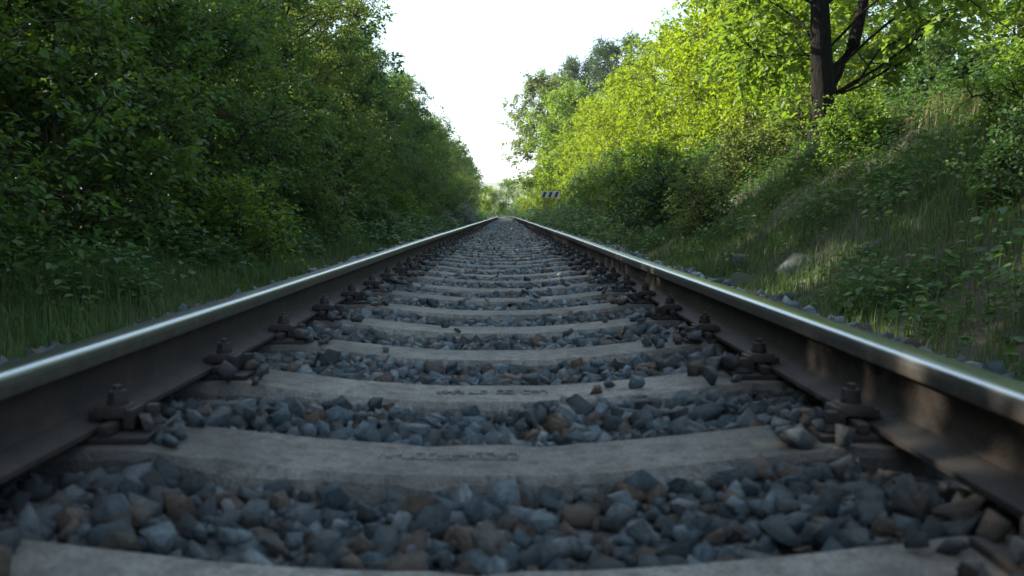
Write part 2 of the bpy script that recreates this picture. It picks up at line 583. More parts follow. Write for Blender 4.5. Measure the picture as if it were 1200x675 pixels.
SHAPES = [stone_shape(100 + i, 8 + i % 4) for i in range(14)]
SHAPES_LO = [stone_shape(200 + i, 7) for i in range(8)]

def rand_rot(n, r, flat=False):
    q = r.normal(size=(n, 4))
    if flat: q[:, 1:3] *= 0.35
    q /= np.linalg.norm(q, axis=1)[:, None]
    w, x, y, z = q.T
    return np.stack([1 - 2 * (y * y + z * z), 2 * (x * y - z * w), 2 * (x * z + y * w),
                     2 * (x * y + z * w), 1 - 2 * (x * x + z * z), 2 * (y * z - x * w),
                     2 * (x * z - y * w), 2 * (y * z + x * w), 1 - 2 * (x * x + y * y)], -1).reshape(n, 3, 3)

def scatter_join(P, R, S, shp, shapes):
    Vs, Fs, off = [], [], 0
    for k, (V, F_) in enumerate(shapes):
        idx = np.where(shp == k)[0]
        if len(idx) == 0: continue
        W = np.einsum('nij,nvj->nvi', R[idx], V[None] * S[idx][:, None, None]) + P[idx][:, None]
        Vs.append(W.reshape(-1, 3))
        Fs.append((F_[None] + (np.arange(len(idx)) * len(V))[:, None, None] + off).reshape(-1, 3))
        off += W.shape[0] * W.shape[1]
    return np.concatenate(Vs), np.concatenate(Fs)

SL_PITCH, SL_FIRST = 0.60, 0.965          # sleepers at 1.0, 1.6, 2.2 ...
SL_N0 = -5
def sl_dist(y):
    return np.abs((np.asarray(y) - SL_FIRST + SL_PITCH / 2) % SL_PITCH - SL_PITCH / 2)

def stone_field(u0, u1, y0, y1, sp, smin, smax, r, layers=1.0, lift=0.0):
    nx = int((u1 - u0) / sp) + 1; nyy = int((y1 - y0) / sp) + 1
    gx, gy = np.meshgrid(np.arange(nx), np.arange(nyy))
    u = u0 + (gx.ravel() + r.uniform(-0.5, 0.5, gx.size)) * sp
    y = y0 + (gy.ravel() + r.uniform(-0.5, 0.5, gx.size)) * sp
    keep = r.random(u.size) < layers
    u, y = u[keep], y[keep]
    s = smin + (smax - smin) * r.random(u.size) ** 1.8
    # off the sleepers (their tops are 0.22 wide) and off the rail feet
    on_sl = (sl_dist(y) < 0.108 + s * 0.30) & (np.abs(u) < 1.26)
    on_rail = np.abs(np.abs(u) - RAIL_X) < 0.058 + s * 0.30
    on_plate = (np.abs(np.abs(u) - RAIL_X) < 0.15 + s * 0.3) & (sl_dist(y) < 0.08 + s * 0.3)
    k = ~(on_sl | on_rail | on_plate)
    u, y, s = u[k], y[k], s[k]
    z = bed_z(u, y) + s * r.uniform(0.0, 0.26, u.size) + lift * r.random(u.size)
    return np.stack([u, y, z], -1), s
r = np.random.default_rng(5)
parts_hi = [stone_field(-0.70, 0.70, 0.35, 8, 0.030, 0.024, 0.070, r),
            stone_field(-0.70, 0.70, 0.35, 8, 0.050, 0.026, 0.070, r, 0.5, 0.008),
            stone_field(-1.75, -0.80, 0.5, 8, 0.050, 0.04, 0.085, r),
            stone_field(0.80, 1.75, 0.5, 8, 0.050, 0.04, 0.085, r)]
def under_rail(side, r):
    n = 1500
    u = side * RAIL_X + r.uniform(-0.10, 0.10, n); y = r.uniform(0.4, 9.0, n); s_ = r.uniform(0.032, 0.052, n)
    k = sl_dist(y) > 0.14
    u, y, s_ = u[k], y[k], s_[k]
    return np.stack([u, y, bed_z(u, y) + 0.004 + 0.012 * r.random(len(u))], -1), s_
parts_hi += [under_rail(-1, r), under_rail(1, r)]
parts_lo = [stone_field(-0.70, 0.70, 8, 24, 0.052, 0.045, 0.095, r),
            stone_field(-0.70, 0.70, 24, 52, 0.085, 0.07, 0.12, r),
            stone_field(-1.75, -0.80, 8, 45, 0.085, 0.06, 0.11, r),
            stone_field(0.80, 1.75, 8, 45, 0.085, 0.06, 0.11, r)]
# a few stones kicked up onto the sleepers
# and some spilled over the ends of the base plates
for sd in (-1, 1):
    n_ = 260
    pu = sd * (RAIL_X - r.uniform(0.11, 0.22, n_)); py = SL_FIRST + r.integers(0, 24, n_) * SL_PITCH + r.uniform(-0.10, 0.10, n_)
    ps = r.uniform(0.022, 0.055, n_)
    parts_hi.append((np.stack([pu, py, SEAT_Z + np.where(np.abs(pu) > RAIL_X - 0.155, 0.013, -0.004) + ps * 0.24], -1), ps))
ex_u = r.uniform(-0.6, 0.6, 60); ex_k = r.integers(0, 22, 60); ex_y = SL_FIRST + ex_k * SL_PITCH + r.uniform(-0.09, 0.09, 60)
ex_s = r.uniform(0.025, 0.055, 60)
kk = (ex_y > 1.9) | (ex_s < 0.035)
parts_hi.append((np.stack([ex_u, ex_y, sleeper_top(ex_u) + ex_s * 0.28], -1)[kk], ex_s[kk]))
P = np.concatenate([a for a, _ in parts_hi]); S = np.concatenate([b for _, b in parts_hi])
R = rand_rot(len(P), r); shp = r.integers(0, len(SHAPES), len(P))
# the 300 that show largest become objects of their own
dx = P[:, 0] - 0.035
inframe = (np.abs(dx) / P[:, 1] < 0.56) & (P[:, 1] > 1.08) & (np.abs(P[:, 0]) < 0.7)
score = np.where(inframe, S / P[:, 1] + 0.6 * (P[:, 2] - bed_z(P[:, 0], P[:, 1])), -1)
big = np.argsort(-score)[:300]
rest = np.ones(len(P), bool); rest[big] = False
stone_me = [np_mesh('ballast_stone', V, F_, M_STONE) for V, F_ in SHAPES]
for i in big:
    o = link('ballast_stone', stone_me[shp[i]], bed)
    Mx = Matrix([list(row) for row in R[i]]).to_4x4() @ Matrix.Scale(float(S[i]), 4)
    o.matrix_local = Matrix.Translation(Vector(P[i].tolist())) @ Mx
V1, F1 = scatter_join(P[rest], R[rest], S[rest], shp[rest], SHAPES)
P2 = np.concatenate([a for a, _ in parts_lo]); S2 = np.concatenate([b for _, b in parts_lo])
V2, F2 = scatter_join(P2, rand_rot(len(P2), r), S2, r.integers(0, len(SHAPES_LO), len(P2)), SHAPES_LO)
loose = link('loose_ballast', np_mesh('loose_ballast', np.concatenate([V1, V2]), np.concatenate([F1, F2 + len(V1)]), M_STONE), bed)
tag(loose, kind='stuff')

# ------------------------------------------------------------------ sleepers
def sleeper_mesh(seed):
    rr = np.random.default_rng(seed)
    xs = np.concatenate([[-1.25, -1.235], np.arange(-1.2, 1.21, 0.03), [1.235, 1.25]])
    bm = bmesh.new(); rings = []
    ch = [np.clip(vnoise(xs * 9 + 40 * e + seed, xs * 0, seed) - 0.38, 0, 1) * 0.030 + np.clip(rr.normal(0, 0.0012, len(xs)), 0, 1) for e in (0, 1)]
    for i_, x in enumerate(xs):
        zt = float(sleeper_top(x))
        if abs(x) > 0.93: zt = SEAT_Z - 0.012 * min(1, (abs(x) - 0.93) / 0.08)
        k = 0.010 if abs(x) > 1.24 else 0.0
        a0, a1 = float(ch[0][i_]), float(ch[1][i_])
        pr = [(-0.140 + k, -0.40), (-0.111 + k, zt - 0.014 - a0), (-0.101 + k + a0, zt - k),
              (-0.05, zt + 0.0008 - k), (0.05, zt + 0.0008 - k), (0.101 - k - a1, zt - k), (0.111 - k, zt - 0.014 - a1), (0.140 - k, -0.40)]
        rings.append([bm.verts.new((float(x), a, b)) for a, b in pr])
    for a, b in zip(rings[:-1], rings[1:]):
        for q in range(len(a) - 1):
            bm.faces.new((a[q], a[q + 1], b[q + 1], b[q]))
    bm.faces.new(rings[0]); bm.faces.new(rings[-1])
    return bm_mesh('sleeper_body', bm, M_CONC, 24)

def cyl_bm(bm, x, y, z0, z1, rr, n=10, bev=0.0):
    c = bmesh.ops.create_cone(bm, cap_ends=True, segments=n, radius1=rr, radius2=rr - bev, depth=z1 - z0,
                              matrix=Matrix.Translation((x, y, (z0 + z1) / 2)))

BASE_Z = SEAT_Z + 0.013         # top of the base plate
def plate_mesh():
    bm = bmesh.new()
    box_bm(bm, 0, 0, SEAT_Z + 0.0065, 0.31, 0.14, 0.0125, 0.003)
    for s in (-1, 1):
        box_bm(bm, s * 0.080, 0, BASE_Z + 0.010, 0.022, 0.136, 0.020, 0.004)   # ribs holding the foot
    return bm_mesh('base_plate', bm, M_CLIP, 35)
def clamp_mesh(s):
    # s = side of the rail; a saddle-shaped clamp reaching from rib to rail foot
    bm = bmesh.new()
    box_bm(bm, s * 0.076, 0, BASE_Z + 0.034, 0.070, 0.058, 0.022, 0.006, (0.85, 0.9))
    box_bm(bm, s * 0.048, 0, BASE_Z + 0.028, 0.026, 0.050, 0.018, 0.004)
    box_bm(bm, s * 0.108, 0, BASE_Z + 0.022, 0.020, 0.056, 0.036, 0.004)
    return bm_mesh('clamp', bm, M_CLIP, 35)
def bolt_mesh(s):
    bm = bmesh.new()
    cyl_bm(bm, s * 0.080, 0, BASE_Z + 0.02, BASE_Z + 0.080, 0.010, 10, 0.002)
    cyl_bm(bm, s * 0.080, 0, BASE_Z + 0.045, BASE_Z + 0.053, 0.019, 14)          # spring washer
    cyl_bm(bm, s * 0.080, 0, BASE_Z + 0.0535, BASE_Z + 0.070, 0.018, 6, 0.002)   # nut
    return bm_mesh('bolt', bm, M_CLIP, 30)
def screw_mesh():
    bm = bmesh.new()
    cyl_bm(bm, 0, 0, BASE_Z, BASE_Z + 0.006, 0.022, 14)
    cyl_bm(bm, 0, 0, BASE_Z + 0.006, BASE_Z + 0.014, 0.018, 12, 0.004)
    box_bm(bm, 0, 0, BASE_Z + 0.025, 0.021, 0.021, 0.024, 0.003)
    return bm_mesh('coach_screw', bm, M_CLIP, 30)
def far_fastening_mesh():
    bm = bmesh.new()
    box_bm(bm, 0, 0, SEAT_Z + 0.0065, 0.36, 0.16, 0.0125)
    for s in (-1, 1):
        box_bm(bm, s * 0.080, 0, BASE_Z + 0.023, 0.07, 0.058, 0.044)
        box_bm(bm, s * 0.080, 0, BASE_Z + 0.058, 0.032, 0.032, 0.03)
    return bm_mesh('fastening', bm, M_CLIP)

ME_SLS = [sleeper_mesh(31 + i) for i in range(5)]
ME_PL, ME_SC, ME_FAR = plate_mesh(), screw_mesh(), far_fastening_mesh()
ME_CL = {s: clamp_mesh(s) for s in (-1, 1)}
ME_BO = {s: bolt_mesh(s) for s in (-1, 1)}
ORD = ['nearest', 'second nearest', 'third nearest', 'fourth nearest', 'fifth nearest', 'sixth nearest', 'seventh nearest',
       'eighth nearest', 'ninth nearest', 'tenth nearest', 'eleventh nearest', 'twelfth nearest']
GROUP_SL = 'concrete sleepers under the rails'
SL_LABEL = ['nearest concrete sleeper, cut off by the bottom edge of the picture',
            'second concrete sleeper from the bottom, faint cast marks left of its middle',
            'third concrete sleeper from the bottom, row of cast marks on its middle',
            'fourth concrete sleeper from the bottom, with small stones lying on it'] + \
           ['%s concrete sleeper from the bottom edge of the picture' % w for w in
            ('fifth', 'sixth', 'seventh', 'eighth', 'ninth', 'tenth', 'eleventh', 'twelfth')]
sleepers = []
for k in range(SL_N0, int((TRACK_Y1 - SL_FIRST) / SL_PITCH) - 1):
    y = SL_FIRST + k * SL_PITCH
    if y < 0.3: continue
    if 0 <= k < 12: lab = SL_LABEL[k]
    elif k < 0: lab = 'concrete sleeper under the camera, in front of the bottom edge'
    elif y < 28: lab = 'concrete sleeper in the middle distance, one of the thin close rows'
    else: lab = 'far concrete sleeper towards the bend where the rows merge'
    slope = math.atan2(float(cx(y + 0.5) - cx(y - 0.5)), 1.0)
    jit = random.uniform(-0.006, 0.006)
    t = thing('concrete_sleeper', (float(cx(y)), y, random.uniform(-0.002, 0.001)), lab, 'sleeper', GROUP_SL, -slope + jit)
    sleepers.append(t)
    link('body', ME_SLS[k % 5], t)
    for side in (-1, 1):
        if y < 26:
            pl = link('base_plate', ME_PL, t, (side * RAIL_X + random.uniform(-0.003, 0.003), random.uniform(-0.006, 0.006), 0)); pl.rotation_euler = (0, 0, random.uniform(-0.03, 0.03))
            for s in (-1, 1):
                link('clamp', ME_CL[s], pl)
                if y < 20:
                    link('bolt', ME_BO[s], pl)
                if y < 12:
                    link('coach_screw', ME_SC, pl, (s * 0.128, 0.038 * s, 0))
        elif y < 70:
            link('fastening', ME_FAR, t, (side * RAIL_X, 0, 0))

# shallow cast marks in the tops of two sleepers: worn strokes, no longer readable
def marks(sl, x0, x1, n, yoff, seed):
    rr = random.Random(seed)
    bm = bmesh.new()
    w = (x1 - x0) / n
    for i in range(n):
        if rr.random() < 0.14: continue
        xc = x0 + (i + 0.5) * w
        zt = float(sleeper_top(xc)) + 0.0028
        hw, hh = w * 0.36, 0.017
        segs = [((-hw, hh), (hw, hh)), ((-hw, 0), (hw, 0)), ((-hw, -hh), (hw, -hh)),
                ((-hw, 0), (-hw, hh)), ((hw, 0), (hw, hh)), ((-hw, -hh), (-hw, 0)), ((hw, -hh), (hw, 0))]
        for (a, b) in rr.sample(segs, rr.randint(3, 5)):
            sx_ = abs(a[0] - b[0]) + 0.0035; sy_ = abs(a[1] - b[1]) + 0.0035
            box_bm(bm, xc + (a[0] + b[0]) / 2, yoff + (a[1] + b[1]) / 2, zt + rr.uniform(-0.0004, 0.0006), sx_, sy_, 0.004)
    return tag(link('cast_mark', bm_mesh('cast_mark', bm, M_CONC), sl), kind='stuff')
near = [s for s in sleepers if s.location.y > 0.9]
marks(near[2], -0.14, 0.14, 13, 0.0, 3)
marks(near[1], -0.20, 0.06, 12, 0.01, 4)

# ------------------------------------------------------------------ rails
def arc(cx_, cz, rr, a0, a1, n):
    return [(cx_ + rr * math.cos(rad(a0 + (a1 - a0) * i / n)), cz + rr * math.sin(rad(a0 + (a1 - a0) * i / n))) for i in range(n + 1)]
half_head = [(0.0, 0.0), (0.010, -0.0002), (0.018, -0.0006)] + arc(0.0205, -0.0145, 0.0130, 82, 5, 7) + \
            [(0.0345, -0.030), (0.0348, -0.036)] + arc(0.0326, -0.0375, 0.0022, 0, -70, 2) + [(0.0085, -0.0495)]
half_web = [(0.0110, -0.0480), (0.0082, -0.056), (0.0070, -0.070), (0.0070, -0.100), (0.0080, -0.114), (0.0125, -0.1235)]
half_foot = [(0.0115, -0.1215), (0.020, -0.1265), (0.0595, -0.1365), (0.0620, -0.1385), (0.0625, -0.1470), (0.0610, -0.1490)]
ry = spaced([(TRACK_Y0, 14, 0.5), (14, 60, 1.0), (60, 131.0, 1.5)])
def extrude_rail(name, half, closed, mat, side, parent, sharp):
    prof = half + [(-a, b) for a, b in reversed(half)]
    if half[0][0] == 0.0: prof = half + [(-a, b) for a, b in reversed(half[1:])]
    n = len(prof); Vv = []
    for y in ry:
        wob = 0.0020 * math.sin(y * 0.63 + side) + 0.0012 * math.sin(y * 1.9 + 2 * side)
        wz = 0.0012 * math.sin(y * 0.51 + 3 * side)
        x0 = float(cx(y)) + side * RAIL_X + wob
        Vv += [(x0 + a, y, b + wz) for a, b in prof]
    Vv = np.array(Vv); Ff = []
    for i in range(len(ry) - 1):
        for j in range(n if closed else n - 1):
            a = i * n + j; b = i * n + (j + 1) % n
            Ff.append((a, b, b + n, a + n))
    me = np_mesh(name, Vv, np.array(Ff), mat, True)
    bm = bmesh.new(); bm.from_mesh(me)
    bm.verts.ensure_lookup_table()
    bm.faces.new([bm.verts[j] for j in range(n)]); bm.faces.new([bm.verts[(len(ry) - 1) * n + j] for j in range(n)])
    bmesh.ops.recalc_face_normals(bm, faces=bm.faces)
    bm.to_mesh(me); bm.free()
    me.set_sharp_from_angle(angle=rad(sharp))
    return link(name, me, parent)
for side, lab in ((-1, 'left steel rail with polished head, running beside the dark hedge'),
                  (1, 'right steel rail with polished head, running along the grassy bank')):
    t = thing('steel_rail', (0, 0, 0), lab, 'rail', 'running rails')
    extrude_rail('head', half_head, True, M_HEAD, side, t, 50)
    extrude_rail('web', half_web, True, M_RUST, side, t, 50)
    extrude_rail('foot', half_foot, True, M_RUST, side, t, 35)

# ------------------------------------------------------------------ foliage tools
LEAF6 = np.array([(0, 0, 0), (0.30, 0.28, 0.07), (0.26, 0.66, 0.05), (0, 1.0, -0.06), (-0.26, 0.66, 0.05), (-0.30, 0.28, 0.07)])
LEAF6_F = np.array([(0, 1, 2, 3), (0, 3, 4, 5)])
LEAF4 = np.array([(0, 0, 0), (0.33, 0.45, 0.08), (0, 1.0, -0.05), (-0.33, 0.45, 0.08)])
LEAF4_F = np.array([(0, 1, 2), (0, 2, 3)])

def norm(a):
    return a / np.maximum(np.linalg.norm(a, axis=-1, keepdims=True), 1e-6)

def leaves(P, D, Up, S, tmpl, faces, aspect=1.0):
    """one folded leaf blade per point: D its axis, Up roughly its normal"""
    D = norm(D)
    X = norm(np.cross(D, Up)); Z = np.cross(X, D)
    T = tmpl * np.array([aspect, 1, 1])
    W = (T[None, :, 0:1] * X[:, None] + T[None, :, 1:2] * D[:, None] + T[None, :, 2:3] * Z[:, None]) * S[:, None, None] + P[:, None]
    n = len(T)
    Ff = faces[None] + (np.arange(len(P)) * n)[:, None, None]
    return W.reshape(-1, 3), Ff.reshape(-1, faces.shape[1])

def tubes(paths, sides=5):
    """paths: list of (points (n,3), radii (n,))"""
    Vs, Fs, off = [], [], 0
    for pts, rr, sd in paths:
        pts = np.asarray(pts, float); n = len(pts)
        tg = norm(np.gradient(pts, axis=0))
        ref = np.where(np.abs(tg[:, 2:3]) > 0.9, np.array([[1.0, 0, 0]]), np.array([[0, 0, 1.0]]))
        A = norm(np.cross(tg, ref)); B = np.cross(tg, A)
        ang = np.arange(sd) * 2 * math.pi / sd
        ring = pts[:, None] + (np.cos(ang)[None, :, None] * A[:, None] + np.sin(ang)[None, :, None] * B[:, None]) * np.asarray(rr)[:, None, None]
        Vs.append(ring.reshape(-1, 3))
        I = np.arange(n * sd).reshape(n, sd)
        J = np.roll(I, -1, axis=1)
        Fs.append(np.stack([I[:-1], J[:-1], J[1:], I[1:]], -1).reshape(-1, 4) + off)
        off += n * sd
    return np.concatenate(Vs), np.concatenate(Fs)

def curve(a, b, sag, r, n=6, wob=0.05):
    a = np.asarray(a, float); b = np.asarray(b, float)
    t = np.linspace(0, 1, n)[:, None]
    L = np.linalg.norm(b - a)
    pts = a + (b - a) * t
    pts[:, 2] += sag * L * np.sin(t[:, 0] * math.pi)
    pts[1:-1] += r.normal(size=(n - 2, 3)) * wob * L * 0.35
    return pts

def make_tree(seed, H, R, prof, n_limb, n_sub, n_twig, n_leaf, leaf_s, mats, tmpl='6', trunk_r=0.10, trunk_path=None,
              aspect=1.0, twig_len=(0.3, 0.6), z_lo=0.08, droop=0.15, fork=None, sub_len=(0.22, 0.42), lean=(0, 0), spread=0.035, limb_r=0.28, jit=(0.66, 1.16), avoid=None):
    """returns (wood mesh, crown mesh). prof(hf) -> relative crown radius at height fraction hf"""
    r = np.random.default_rng(seed)
    if trunk_path is None:
        nt_ = 9
        tz = np.linspace(0, 0.9 * H, nt_)
        tp = np.stack([np.cumsum(r.normal(0, 0.03 * H / nt_, nt_)) + lean[0] * tz, np.cumsum(r.normal(0, 0.03 * H / nt_, nt_)) + lean[1] * tz, tz - 0.15], -1)
    else:
        tp = np.asarray(trunk_path, float)
    tr = trunk_r * (1 - 0.85 * np.linspace(0, 1, len(tp)) ** 0.9); tr[0] *= 1.35
    wood = [(tp, tr, 9)]
    if fork is not None:
        fp = np.asarray(fork[0], float)
        wood.append((fp, fork[1] * (1 - 0.75 * np.linspace(0, 1, len(fp))), 8))
    LP, LD, LU, LS = [], [], [], []
    twig_paths = []
    for i in range(n_limb):
        hf = z_lo + (1.0 - z_lo) * ((i + r.uniform(0, 1)) / n_limb) ** 0.85
        az = i * 2.39996 + r.uniform(-0.5, 0.5)
        if avoid is not None and hf < 0.36 and math.cos(az - avoid) > 0.55: az += math.pi * 0.6
        rr = R * prof(hf) * r.uniform(*jit)
        src = tp if (fork is None or r.random() < 0.6) else np.asarray(fork[0])
        zs = max(0.05 * H, hf * H - rr * r.uniform(0.4, 0.9))
        j = int(np.clip(np.searchsorted(src[:, 2], zs), 0 if src is tp else 1, len(src) - 1))
        a = src[j].copy()
        tipc = np.array([np.interp(hf * H, tp[:, 2], tp[:, 0]), np.interp(hf * H, tp[:, 2], tp[:, 1]), 0])
        tip = tipc + np.array([math.cos(az) * rr, math.sin(az) * rr, hf * H + r.uniform(-0.2, 0.2)])
        limb = curve(a, tip, r.uniform(0.0, 0.14), r, 6, 0.07)
        L = np.linalg.norm(tip - a)
        wood.append((limb, np.linspace(max(0.016, trunk_r * limb_r), 0.008, 6), 5))
        for k in range(n_sub):
            t = 0.28 + 0.72 * (k + r.random()) / n_sub
            q = np.array([np.interp(t, np.linspace(0, 1, 6), limb[:, c]) for c in range(3)])
            dirl = norm(limb[-1] - limb[0])
            dv = norm(dirl * 0.7 + r.normal(size=3) * 0.75 + np.array([0, 0, 0.1]))
            sl = max(0.35, L * r.uniform(*sub_len))
            e = q + dv * sl
            sub = curve(q, e, r.uniform(-0.1, 0.1), r, 4, 0.08)
            wood.append((sub, np.linspace(0.010, 0.004, 4), 3))
            for w in range(n_twig):
                tt = 0.2 + 0.8 * (w + r.random()) / n_twig
                q2 = q + (e - q) * tt
                d2 = norm(dv * 0.6 + r.normal(size=3) * 0.8 + np.array([0, 0, -droop]))
                tl = r.uniform(*twig_len)
                s_ = np.linspace(0.12, 1.0, n_leaf) + r.uniform(-0.03, 0.03, n_leaf)
                pos = q2 + d2 * tl * s_[:, None]
                pos[:, 2] -= droop * tl * s_ ** 2
                if w < 3: twig_paths.append((np.stack([q2, pos[n_leaf // 2], pos[-1]]), np.array([0.004, 0.003, 0.002]), 3))
                sidev = norm(np.cross(d2, np.array([0, 0, 1.0]) + r.normal(size=3) * 0.25))
                alt = np.where(np.arange(n_leaf) % 2 == 0, 1.0, -1.0)[:, None]
                ld = norm(d2 * 0.6 + sidev * alt * 0.9 + r.normal(size=(n_leaf, 3)) * 0.35 + np.array([0, 0, -0.25]))
                LP.append(pos + r.normal(size=(n_leaf, 3)) * spread)
                LD.append(ld)
                LU.append(norm(np.array([0, 0, 1.0]) + r.normal(size=(n_leaf, 3)) * 0.55))
                LS.append(leaf_s * r.uniform(0.6, 1.2, n_leaf))
    P = np.concatenate(LP); D = np.concatenate(LD); U = np.concatenate(LU); S = np.concatenate(LS)
    tm, tf = (LEAF6, LEAF6_F) if tmpl == '6' else (LEAF4, LEAF4_F)
    V, F = leaves(P, D, U, S, tm, tf, aspect)
    crown = np_mesh('crown', V, F, mats[1])
    Vw, Fw = tubes(wood + (twig_paths if tmpl == '6' else []))
    trunk = np_mesh('trunk', Vw, Fw, mats[0], True)
    return trunk, crown

def put(kind, meshes, x, y, label, cat, group=None, s=1.0, rz=None, sz=None, z=None):
    zz = float(gz(x, y)) if z is None else z
    t = thing(kind, (x, y, zz - 0.03), label, cat, group, random.uniform(0, 6.28) if rz is None else rz)
    t.scale = (s, s, s * (1 if sz is None else sz))
    link('trunk', meshes[0], t)
    link('crown', meshes[1], t)
    return t

# crown outlines
def prof_hedge(h): return (0.62 + 0.38 * min(1, h / 0.35)) * math.sqrt(max(0.03, 1 - max(0, (h - 0.45) / 0.57) ** 2))
def prof_bush(h): return math.sqrt(max(0.04, 1 - max(0, (h - 0.35) / 0.67) ** 2)) * (0.75 + 0.25 * min(1, h / 0.3))
def prof_tree(h): return 0.0 if h < 0.2 else math.sqrt(max(0.04, 1 - ((h - 0.6) / 0.42) ** 2))
def prof_pine(h): return 0.12 if h < 0.4 else (0.5 + 0.5 * math.sin(h * 23)) * 0.45 + 0.55 * math.sqrt(max(0.05, 1 - ((h - 0.72) / 0.34) ** 2))

# ------------------------------------------------------------------ left hedge of trees
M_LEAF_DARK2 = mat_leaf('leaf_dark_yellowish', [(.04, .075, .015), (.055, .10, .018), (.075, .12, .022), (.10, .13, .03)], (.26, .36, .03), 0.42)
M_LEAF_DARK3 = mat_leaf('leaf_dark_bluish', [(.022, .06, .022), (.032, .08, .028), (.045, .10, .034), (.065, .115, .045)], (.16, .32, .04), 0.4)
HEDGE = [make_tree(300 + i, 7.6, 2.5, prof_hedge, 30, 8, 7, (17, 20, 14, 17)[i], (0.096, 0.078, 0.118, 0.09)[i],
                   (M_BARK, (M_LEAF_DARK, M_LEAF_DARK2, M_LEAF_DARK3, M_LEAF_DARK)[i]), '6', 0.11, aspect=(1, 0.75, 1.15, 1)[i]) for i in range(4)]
cnt = ['first', 'second', 'third', 'fourth', 'fifth', 'sixth', 'seventh', 'eighth', 'ninth', 'tenth', 'eleventh', 'twelfth',
       'thirteenth', 'fourteenth', 'fifteenth', 'sixteenth', 'seventeenth', 'eighteenth', 'nineteenth', 'twentieth', 'twenty-first', 'twenty-second', 'twenty-third', 'twenty-fourth', 'twenty-fifth',
       'twenty-sixth', 'twenty-seventh', 'twenty-eighth', 'twenty-ninth', 'thirtieth', 'thirty-first', 'thirty-second', 'thirty-third', 'thirty-fourth', 'thirty-fifth', 'thirty-sixth', 'thirty-seventh', 'thirty-eighth']
G_HEDGE = 'leafy trees in the dark row left of the track'
n_vis = 0
y = -9.5; i = 0
while y < 136:
    u = -5.45 + random.uniform(-0.45, 0.35) + 1.1 * float(sstep(85, 120, y))
    s = random.uniform(0.80, 0.97)
    vis = y > 5.6
    if y < 5.6:
        lab = 'leafy dark green tree left of the track, beyond the left picture edge'
    elif n_vis == 0:
        lab = 'nearest dark leafy tree filling the left picture edge'
    else:
        lab = '%s dark leafy tree counted from the left edge along the left row' % cnt[min(n_vis, 37)]
    if vis: n_vis += 1
    put('leafy_tree', HEDGE[i % 4], float(cx(y)) + u, y, lab, 'tree', G_HEDGE, s)
    y += random.uniform(2.9, 3.7) * (1 if y < 40 else 1.4); i += 1
# second row added behind to stop sun leaking through the front one
y = -8; i = 0
while y < 70:
    put('leafy_tree', HEDGE[(i + 2) % 4], float(cx(y)) - 9.3 + random.uniform(-0.6, 0.6), y,
        'dark leafy tree added behind the left row to block sun through its gaps', 'tree', 'leafy trees added behind the left row for shade', random.uniform(0.92, 1.02))
    y += random.uniform(3.0, 3.8); i += 1

# big shrubs filling the foot of the row
UNDER = [make_tree(340 + i, 2.7, 1.35, prof_bush, 24, 7, 5, 15, 0.076, (M_BARK, M_LEAF_DARK), '6', 0.035, aspect=(1, 0.7, 1.1)[i], twig_len=(0.2, 0.42), z_lo=0.04, sub_len=(0.3, 0.5), spread=0.03) for i in range(3)]
y = -3.0; i = 0; n_vis = 0
while y < 78:
    if y > 5.0:
        lab = '%s tall shrub from the left edge under the dark left trees' % cnt[n_vis] if n_vis < 38 else 'far tall shrub under the dark left trees near the bend'
        n_vis += 1
    else: lab = 'tall shrub under the left trees, beyond the left picture edge'
    put('tall_shrub', UNDER[i % 3], float(cx(y)) - 4.15 + random.uniform(-0.3, 0.3), y, lab, 'shrub', 'tall shrubs under the left row', random.uniform(0.85, 1.15))
    y += random.uniform(1.7, 2.4) * (1 if y < 30 else 1.5); i += 1
y = 0.0; i = 0
while y < 60:
    put('tall_shrub', UNDER[(i + 1) % 3], float(cx(y)) - 7.4 + random.uniform(-0.4, 0.4), y, 'tall shrub deep in shade between the left tree rows', 'shrub', 'tall shrubs behind the left row', random.uniform(1.0, 1.3))
    y += random.uniform(2.4, 3.0); i += 1

# ------------------------------------------------------------------ right side trees and bushes
LIME = [make_tree(400 + i, 5.5, 2.4, prof_bush, 26, 8, 7, 14, 0.10, (M_BARK, M_LEAF_LIME), '6', 0.08, droop=0.25) for i in range(3)]
G_LIME = 'sunlit yellow-green bushes on the right bank'
LIME_POS = [(6.5, 19.0, 0.96), (6.2, 22.5, 0.98), (6.6, 26.0, 1.0), (5.8, 29.5, 0.94), (6.3, 33.5, 1.0), (5.5, 37.5, 0.95), (6.0, 42.0, 1.0),
            (5.3, 46.5, 0.95), (5.5, 51.5, 1.0)]
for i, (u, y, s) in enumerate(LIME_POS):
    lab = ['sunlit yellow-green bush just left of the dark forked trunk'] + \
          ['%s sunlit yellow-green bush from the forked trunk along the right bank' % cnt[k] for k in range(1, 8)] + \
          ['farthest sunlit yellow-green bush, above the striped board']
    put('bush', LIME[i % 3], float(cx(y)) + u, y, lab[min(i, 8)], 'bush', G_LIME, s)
GREEN = [make_tree(450 + i, 7.0, 2.8, prof_bush, 26, 8, 7, 14, 0.11, (M_BARK, M_LEAF_GREEN), '6', 0.11, droop=0.2) for i in range(2)]
for i, (u, y, s, lab) in enumerate([
        (9.4, 16.0, 0.95, 'bright green leafy tree right behind the dark forked trunk'),
        (10.8, 11.6, 0.95, 'shaded green leafy tree in the upper right corner'),
        (13.2, 15.0, 1.05, 'green leafy tree between forked trunk and right picture edge, farther up the bank'),
        (10.2, 22.0, 1.0, 'green leafy tree behind the yellow-green bushes, left of forked trunk'),
        (10.0, 29.0, 1.05, 'green leafy tree rising behind the middle of the yellow-green bushes'),
        (9.8, 37.0, 1.1, 'green leafy tree rising behind the farther yellow-green bushes')]):
    put('leafy_tree', GREEN[i % 2], u, y, lab, 'tree', 'green trees on top of the right bank', s)

